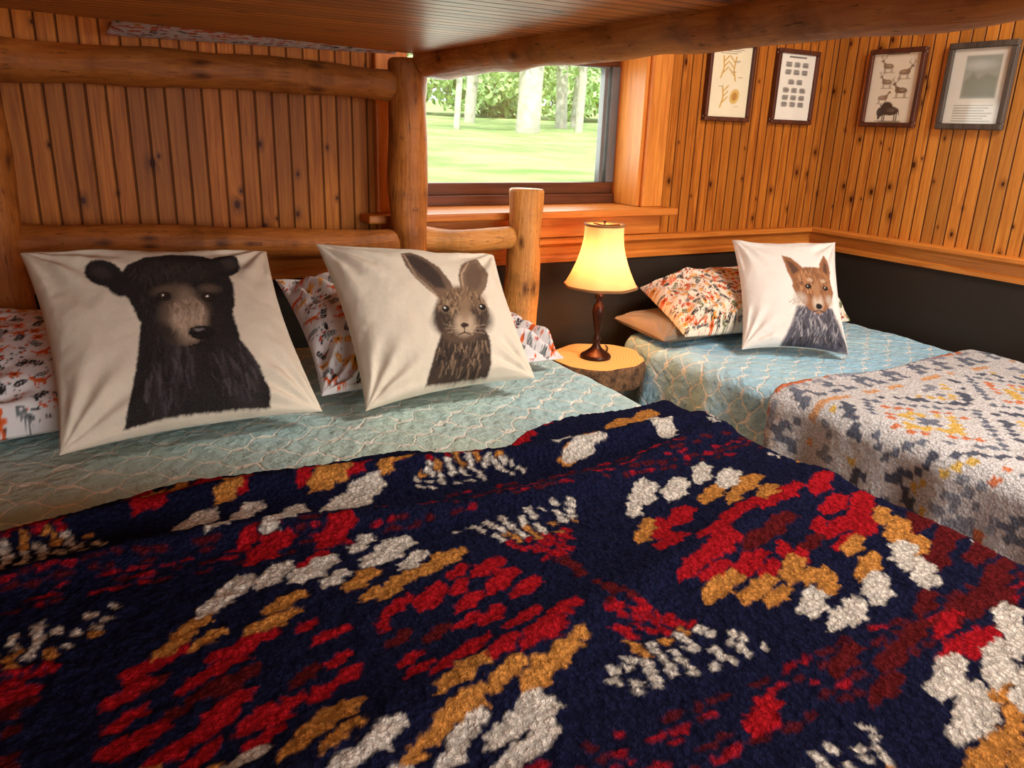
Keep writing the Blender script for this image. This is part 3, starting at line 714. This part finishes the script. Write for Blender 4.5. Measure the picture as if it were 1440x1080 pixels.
ms=sh.n('MixShader');ms.inputs[0].default_value=.17
sh.nt.links.new(df.outputs[0],ms.inputs[1]);sh.nt.links.new(tl.outputs[0],ms.inputs[2]);sh.nt.links.new(ms.outputs[0],sh.out.inputs[0])
pr=[]
for k in range(22):
    f=k/21;pr.append((.117-.055*(1-(1-f)**1.7)-.005*math.sin(f*3.14),.243+.195*f))
lathe('shade',pr,(lx,ly,lz),sh.m,lp,seg=96,flute=8,flamp=.022)
M_rim=simple('shade_trim',(150,104,60),.8,var=.1)
for (r_,z_) in ((pr[0][0],pr[0][1]),(pr[-1][0],pr[-1][1])):
    lathe('trim_ring',[(r_+.001,z_-.004),(r_+.003,z_),(r_+.001,z_+.005),(r_-.002,z_),(r_+.001,z_-.004)],(lx,ly,lz),M_rim,lp,seg=96,flute=8,flamp=.022)
lathe('finial',[(0,.452),(.006,.448),(.004,.444),(.003,.438),(.0,.438)],(lx,ly,lz),M_bronze,lp)
boxes('shade_spider',[(lx-.06,lx+.06,ly-.0015,ly+.0015,lz+.434,lz+.438),(lx-.0015,lx+.0015,ly-.06,ly+.06,lz+.434,lz+.438),(lx-.0015,lx+.0015,ly-.0015,ly+.0015,lz+.262,lz+.44)],M_bronze,lp)
bl=NT('bulb_glow');em=bl.n('Emission');em.inputs[0].default_value=(1,.50,.20,1);em.inputs[1].default_value=150
bl.nt.links.new(em.outputs[0],bl.out.inputs[0])
lathe('bulb',[(0,.268),(.012,.270),(.016,.285),(.028,.315),(.030,.330),(.024,.348),(.010,.358),(0,.360)],(lx+.0,ly,lz),bl.m,lp,seg=20)
cu=D.curves.new('cord','CURVE');cu.dimensions='3D';cu.bevel_depth=.0025
sp=cu.splines.new('NURBS');pts=[(lx+.045,ly+.01,lz+.005),(lx+.10,ly+.06,lz+.004),(lx+.13,ly+.12,lz+.004),(lx+.14,ly+.19,lz-.03),(lx+.14,ly+.235,lz-.2)]
sp.points.add(len(pts)-1)
for p,q in zip(sp.points,pts):p.co=(*q,1)
sp.use_endpoint_u=True;cu.materials.append(simple('cord_black',(30,28,26),.5))
link(D.objects.new('cord',cu),lp)

# ------------------------------------------------------------ pictures
M_frame1=plain_wood('frame_reddark',(104,52,30),(52,26,16),2,.5)
M_frame2=plain_wood('frame_grey',(96,84,74),(54,44,38),2,.6)
def art1(A,r):
    rr=random.Random(5);Y=(204,158,62)
    def antler(x,y,s,fl):
        A.line([(x,y),(x+fl*.05*s,y+.12*s),(x+fl*.02*s,y+.26*s)],.026,Y)
        for q in (.06,.13,.2):A.line([(x+fl*.04*s,y+q*s),(x+fl*.14*s,y+(q+.07)*s)],.018,Y)
    antler(.3,.55,1,1);antler(.62,.52,1.1,-1);antler(.34,.18,1,1)
    A.ell(.64,.32,.11,.09,(214,176,96),rot=.5);A.ell(.64,.32,.06,.05,(180,130,60),rot=.5)
    for k in range(3):A.line([(.25,.9-.025*k),(.75-.07*k,.9-.025*k)],.008,(110,100,84))
    for k in range(6):
        x=rr.uniform(.25,.7);y=rr.uniform(.12,.8);A.line([(x,y),(x+.09,y)],.006,(130,120,100))
def art2(A,r):
    rr=random.Random(3)
    for (y,k) in ((.80,3),(.70,3),(.57,2),(.46,3),(.36,3),(.27,3)):
        for i in range(k):
            x=.5+(i-(k-1)/2)*.2
            A.ell(x,y,.075,.034,(140,132,124),p=4,soft=.4,a=.8)
            for q in range(4):A.line([(x-.07+rr.uniform(0,.04),y-.025+.017*q),(x+.04+rr.uniform(0,.04),y-.025+.017*q)],.007,(70,64,60))
    A.line([(.3,.9),(.7,.9)],.02,(80,74,68))
def art3(A,r):
    def beast(x,y,s,c,ant=0,bison=0,fl=1,c2=None):
        A.ell(x,y,.095*s,.036*s,c);A.ell(x-fl*.07*s,y+.008*s,.04*s,.04*s,c)
        if bison:
            A.ell(x-fl*.045*s,y+.022*s,.07*s,.052*s,c);A.ell(x-fl*.115*s,y-.01*s,.04*s,.04*s,c);A.ell(x-fl*.125*s,y-.045*s,.015*s,.025*s,c)
            A.line([(x-fl*.10*s,y+.025*s),(x-fl*.125*s,y+.05*s)],.010*s,c)
        else:
            A.line([(x-fl*.08*s,y+.01*s),(x-fl*.12*s,y+.075*s)],.030*s,c);A.ell(x-fl*.14*s,y+.08*s,.032*s,.014*s,c,rot=.4*fl)
        A.ell(x+fl*.02*s,y+.006*s,.05*s,.016*s,tuple(min(255,v+45) for v in c),soft=1,a=.7)
        for q in (-.078,-.058,.055,.078):A.line([(x+q*s,y),(x+q*s*1.02,y-.085*s)],.012*s,c)
        A.line([(x+fl*.09*s,y+.01*s),(x+fl*.105*s,y-.03*s)],.008*s,c)
        A.line([(x-.12*s,y-.088*s),(x+.13*s,y-.09*s)],.010*s,(168,158,124))
        if ant:
            for q in (-1,1):
                A.line([(x-fl*.12*s,y+.09*s),(x-fl*.12*s+q*.045*s,y+.125*s),(x-fl*.12*s+q*.035*s,y+.165*s)],.008*s,c)
                A.line([(x-fl*.12*s+q*.03*s,y+.11*s),(x-fl*.12*s+q*.07*s,y+.14*s)],.007*s,c)
    c=(142,118,92)
    beast(.36,.78,.9,c,1);beast(.66,.70,.95,c,1,fl=-1);beast(.38,.58,.9,c,1);beast(.66,.47,1.05,(122,98,76),1);beast(.34,.38,.85,c,0,fl=-1);beast(.52,.21,1.6,(66,50,40),0,1)
    A.line([(.3,.93),(.7,.93)],.012,(90,80,70));A.line([(.25,.08),(.72,.08)],.008,(110,100,90))
def art4(A,r):
    A.poly([(.28,.36),(.8,.36),(.8,.85),(.28,.85)],(150,158,148),.02)
    A.poly([(.3,.38),(.78,.38),(.78,.6),(.62,.64),(.5,.58),(.42,.66),(.3,.55)],(118,126,112),.04,.7);A.ell(.5,.74,.2,.05,(196,204,204),soft=1.2,a=.6)
    for k in range(7):A.line([(.22,.28-.03*k),(.8-.06*(k%3),.28-.03*k)],.009,(120,112,102))
def picture(loc,w_,h_,wall,fn,base,fm,fw=.02):
    p=empty('framed_picture')
    nx,ny=120,140
    U,V_=np.meshgrid(np.linspace(0,1,nx),np.linspace(0,1,ny));A=Art(U,V_,base);fn(A,rnd)
    A.C*=(1+.05*fbm(U.ravel()*6,V_.ravel()*6,4))[:,None]
    def T(a,z,o):
        return (loc[0]+a,YW-o,loc[1]+z) if wall=='back' else (XR-o,loc[0]-a,loc[1]+z)
    P=np.array([T(u*w_,v*h_,.012) for u,v in zip(U.ravel(),V_.ravel())])
    mk('print',P,gridfaces(nx,ny),M_paper,p,cols=A.C)
    bl=[]
    for (a0,a1,z0,z1) in ((0,w_,0,fw),(0,w_,h_-fw,h_),(0,fw,fw,h_-fw),(w_-fw,w_,fw,h_-fw)):
        q0=T(a0,z0,.001);q1=T(a1,z1,.024)
        bl.append((min(q0[0],q1[0]),max(q0[0],q1[0]),min(q0[1],q1[1]),max(q0[1],q1[1]),q0[2],q1[2]))
    boxes('frame',bl,fm,p,.004)
    q0=T(0.004,.004,.001);q1=T(w_-.004,h_-.004,.010)
    boxes('backing',[(min(q0[0],q1[0]),max(q0[0],q1[0]),min(q0[1],q1[1]),max(q0[1],q1[1]),q0[2],q1[2])],fm,p)
tp=NT('paper',.25);at=tp.n('Attribute',attribute_name='Col');tp.col(at.outputs['Color']);tp.b.inputs['Coat Weight'].default_value=.6;tp.b.inputs['Coat Roughness'].default_value=.05;M_paper=tp.m
picture((2.085,1.345),.225,.275,'back',art1,(236,224,190),M_frame1,.016)
picture((2.425,1.345),.225,.27,'back',art2,(236,230,214),M_frame1,.016)
picture((2.13,1.345),.23,.275,'right',art3,(234,226,204),M_frame1,.017)
picture((1.815,1.342),.235,.28,'right',art4,(216,214,202),M_frame2,.020)

# ------------------------------------------------------------ outside
tg=NT('meadow',.9);gn=tg.noise(tg.pos(),1.6,5,.65);tg.col(tg.mix(tg.rng(gn,.3,.7),(118,160,70),(192,212,136)));M_grass=tg.m
nx,ny=70,70
Xg,Yg=np.meshgrid(np.linspace(-14,34,nx),np.linspace(2.75,34,ny))
Zg=1.02+.022*(Yg-2.75)+.05*fbm(Xg*.6,Yg*.6,3)+.0006*(Yg-2.75)**2
mk('ground_outside',np.stack([Xg.ravel(),Yg.ravel(),Zg.ravel()],1),gridfaces(nx,ny),M_grass)
tb2=NT('tree_bark',.9);bn=tb2.noise(tb2.pos(),9,4);tb2.col(tb2.mix(bn,(232,228,218),(150,140,124)));M_tb=tb2.m
def leafmat(n,c1,c2):
    t=NT(n,.7);v=t.noise(t.pos(),7,5,.7);t.col(t.mix(t.rng(v,.35,.65),c1,c2));return t.m
M_lf=[leafmat('leaf_a',(100,150,72),(176,208,118)),leafmat('leaf_b',(136,182,108),(212,230,164))]
def foliage(name,cs,mat,parent,seed,n=900,leaf=.09):
    r=np.random.RandomState(seed);V=[];F=[]
    for (cx,cy,cz,rx,rz) in cs:
        q=r.normal(size=(n,3));q/=np.linalg.norm(q,axis=1)[:,None];q*=(r.rand(n,1)**.4)
        c=np.array([cx,cy,cz])+q*np.array([rx,rx,rz])
        for p in c:
            a=r.normal(size=3);a/=np.linalg.norm(a);b=np.cross(a,r.normal(size=3));b/=np.linalg.norm(b)
            o=len(V);V+=[p-a*leaf,p+b*leaf*.5,p+a*leaf,p-b*leaf*.5];F.append([o,o+1,o+2,o+3])
    mk(name,V,F,mat,parent,smooth=False)
specs=[(5.8,10.,.16),(8.0,12.5,.10),(8.9,13.2,.09),(4.9,10.2,.04),(7.4,11.0,.06),(6.9,13.9,.1)]
for i,(x,y,r_) in enumerate(specs):
    t=empty('tree')
    logm('trunk',(x,y,1.0),(x+.1+.1*(i%3),y,6.5),r_*1.1,r_*.8,t,mat=M_tb,seed=30+i,bow=.05,rings=20)
    foliage('leaves',[(x+rnd.uniform(-.9,.9),y+rnd.uniform(.2,.6),2.35+.3*q+rnd.uniform(0,.3),.9,.5) for q in range(4)],M_lf[i%2],t,i,300,.07)
bs=[(2.5+i*.98,17.4+(i%3)*.7,2.05+.13*(i%4),.9,.72) for i in range(20)]
foliage('hedge_bushes',bs+[(x+.4,y+1.4,z+.6,1.0,.8) for (x,y,z,a,b) in bs],M_lf[1],None,50,700,.12)

# ------------------------------------------------------------ light
wd=D.worlds.new('sky');scene.world=wd;wd.use_nodes=True
bg=wd.node_tree.nodes['Background'];bg.inputs[0].default_value=(.84,.92,1.0,1);bg.inputs[1].default_value=2.0
sl=D.lights.new('sun','SUN');sl.energy=4.6;sl.angle=.03;sl.color=(1,.97,.92)
so=link(D.objects.new('sun',sl));so.rotation_euler=Vector((-.45,-.75,1.0)).to_track_quat('Z','Y').to_euler()
def area(name,loc,target,sx_,sy_,e,c):
    l=D.lights.new(name,'AREA');l.shape='RECTANGLE';l.size=sx_;l.size_y=sy_;l.energy=e;l.color=c
    o=link(D.objects.new(name,l));o.location=loc
    o.rotation_euler=(Vector(loc)-Vector(target)).to_track_quat('Z','Y').to_euler();return o
area('fill_front',((FX0+FX1)/2,YF+.05,1.45),((FX0+FX1)/2,2,1.1),2.2,1.3,80,(1,.97,.92))  # added fill from behind the viewpoint, set in the added window
area('daylight_window',(1.37,YW+.24,1.32),(1.37,0,.7),.8,.35,5,(.93,1,.9))
area('fill_overhead',(1.95,.35,2.36),(1.95,.35,0),.5,.5,50,(1,.93,.82))  # added overhead fill without a fixture, brightens beds and right wall
area('fill_overhead',(1.6,-1.3,2.36),(1.6,-1.3,0),.5,.5,26,(1,.93,.82))  # second added overhead fill, also without a fixture

# ------------------------------------------------------------ camera
th,ps,ro=math.radians(18.2),math.radians(30.0),math.radians(2.0)
Fv=Vector((math.sin(ps)*math.cos(th),math.cos(ps)*math.cos(th),-math.sin(th)))
R0=Vector((math.cos(ps),-math.sin(ps),0));U0=R0.cross(Fv)
Rv=R0*math.cos(ro)+U0*math.sin(ro);Uv=U0*math.cos(ro)-R0*math.sin(ro)
cam=D.cameras.new('camera');cam.sensor_width=36;cam.lens=1100/1440*36;cam.clip_start=.02
co=D.objects.new('camera',cam);scene.collection.objects.link(co)
mw=Matrix((( Rv.x,Uv.x,-Fv.x,0),(Rv.y,Uv.y,-Fv.y,0),(Rv.z,Uv.z,-Fv.z,1.3),(0,0,0,1)))
co.matrix_world=mw
scene.camera=co
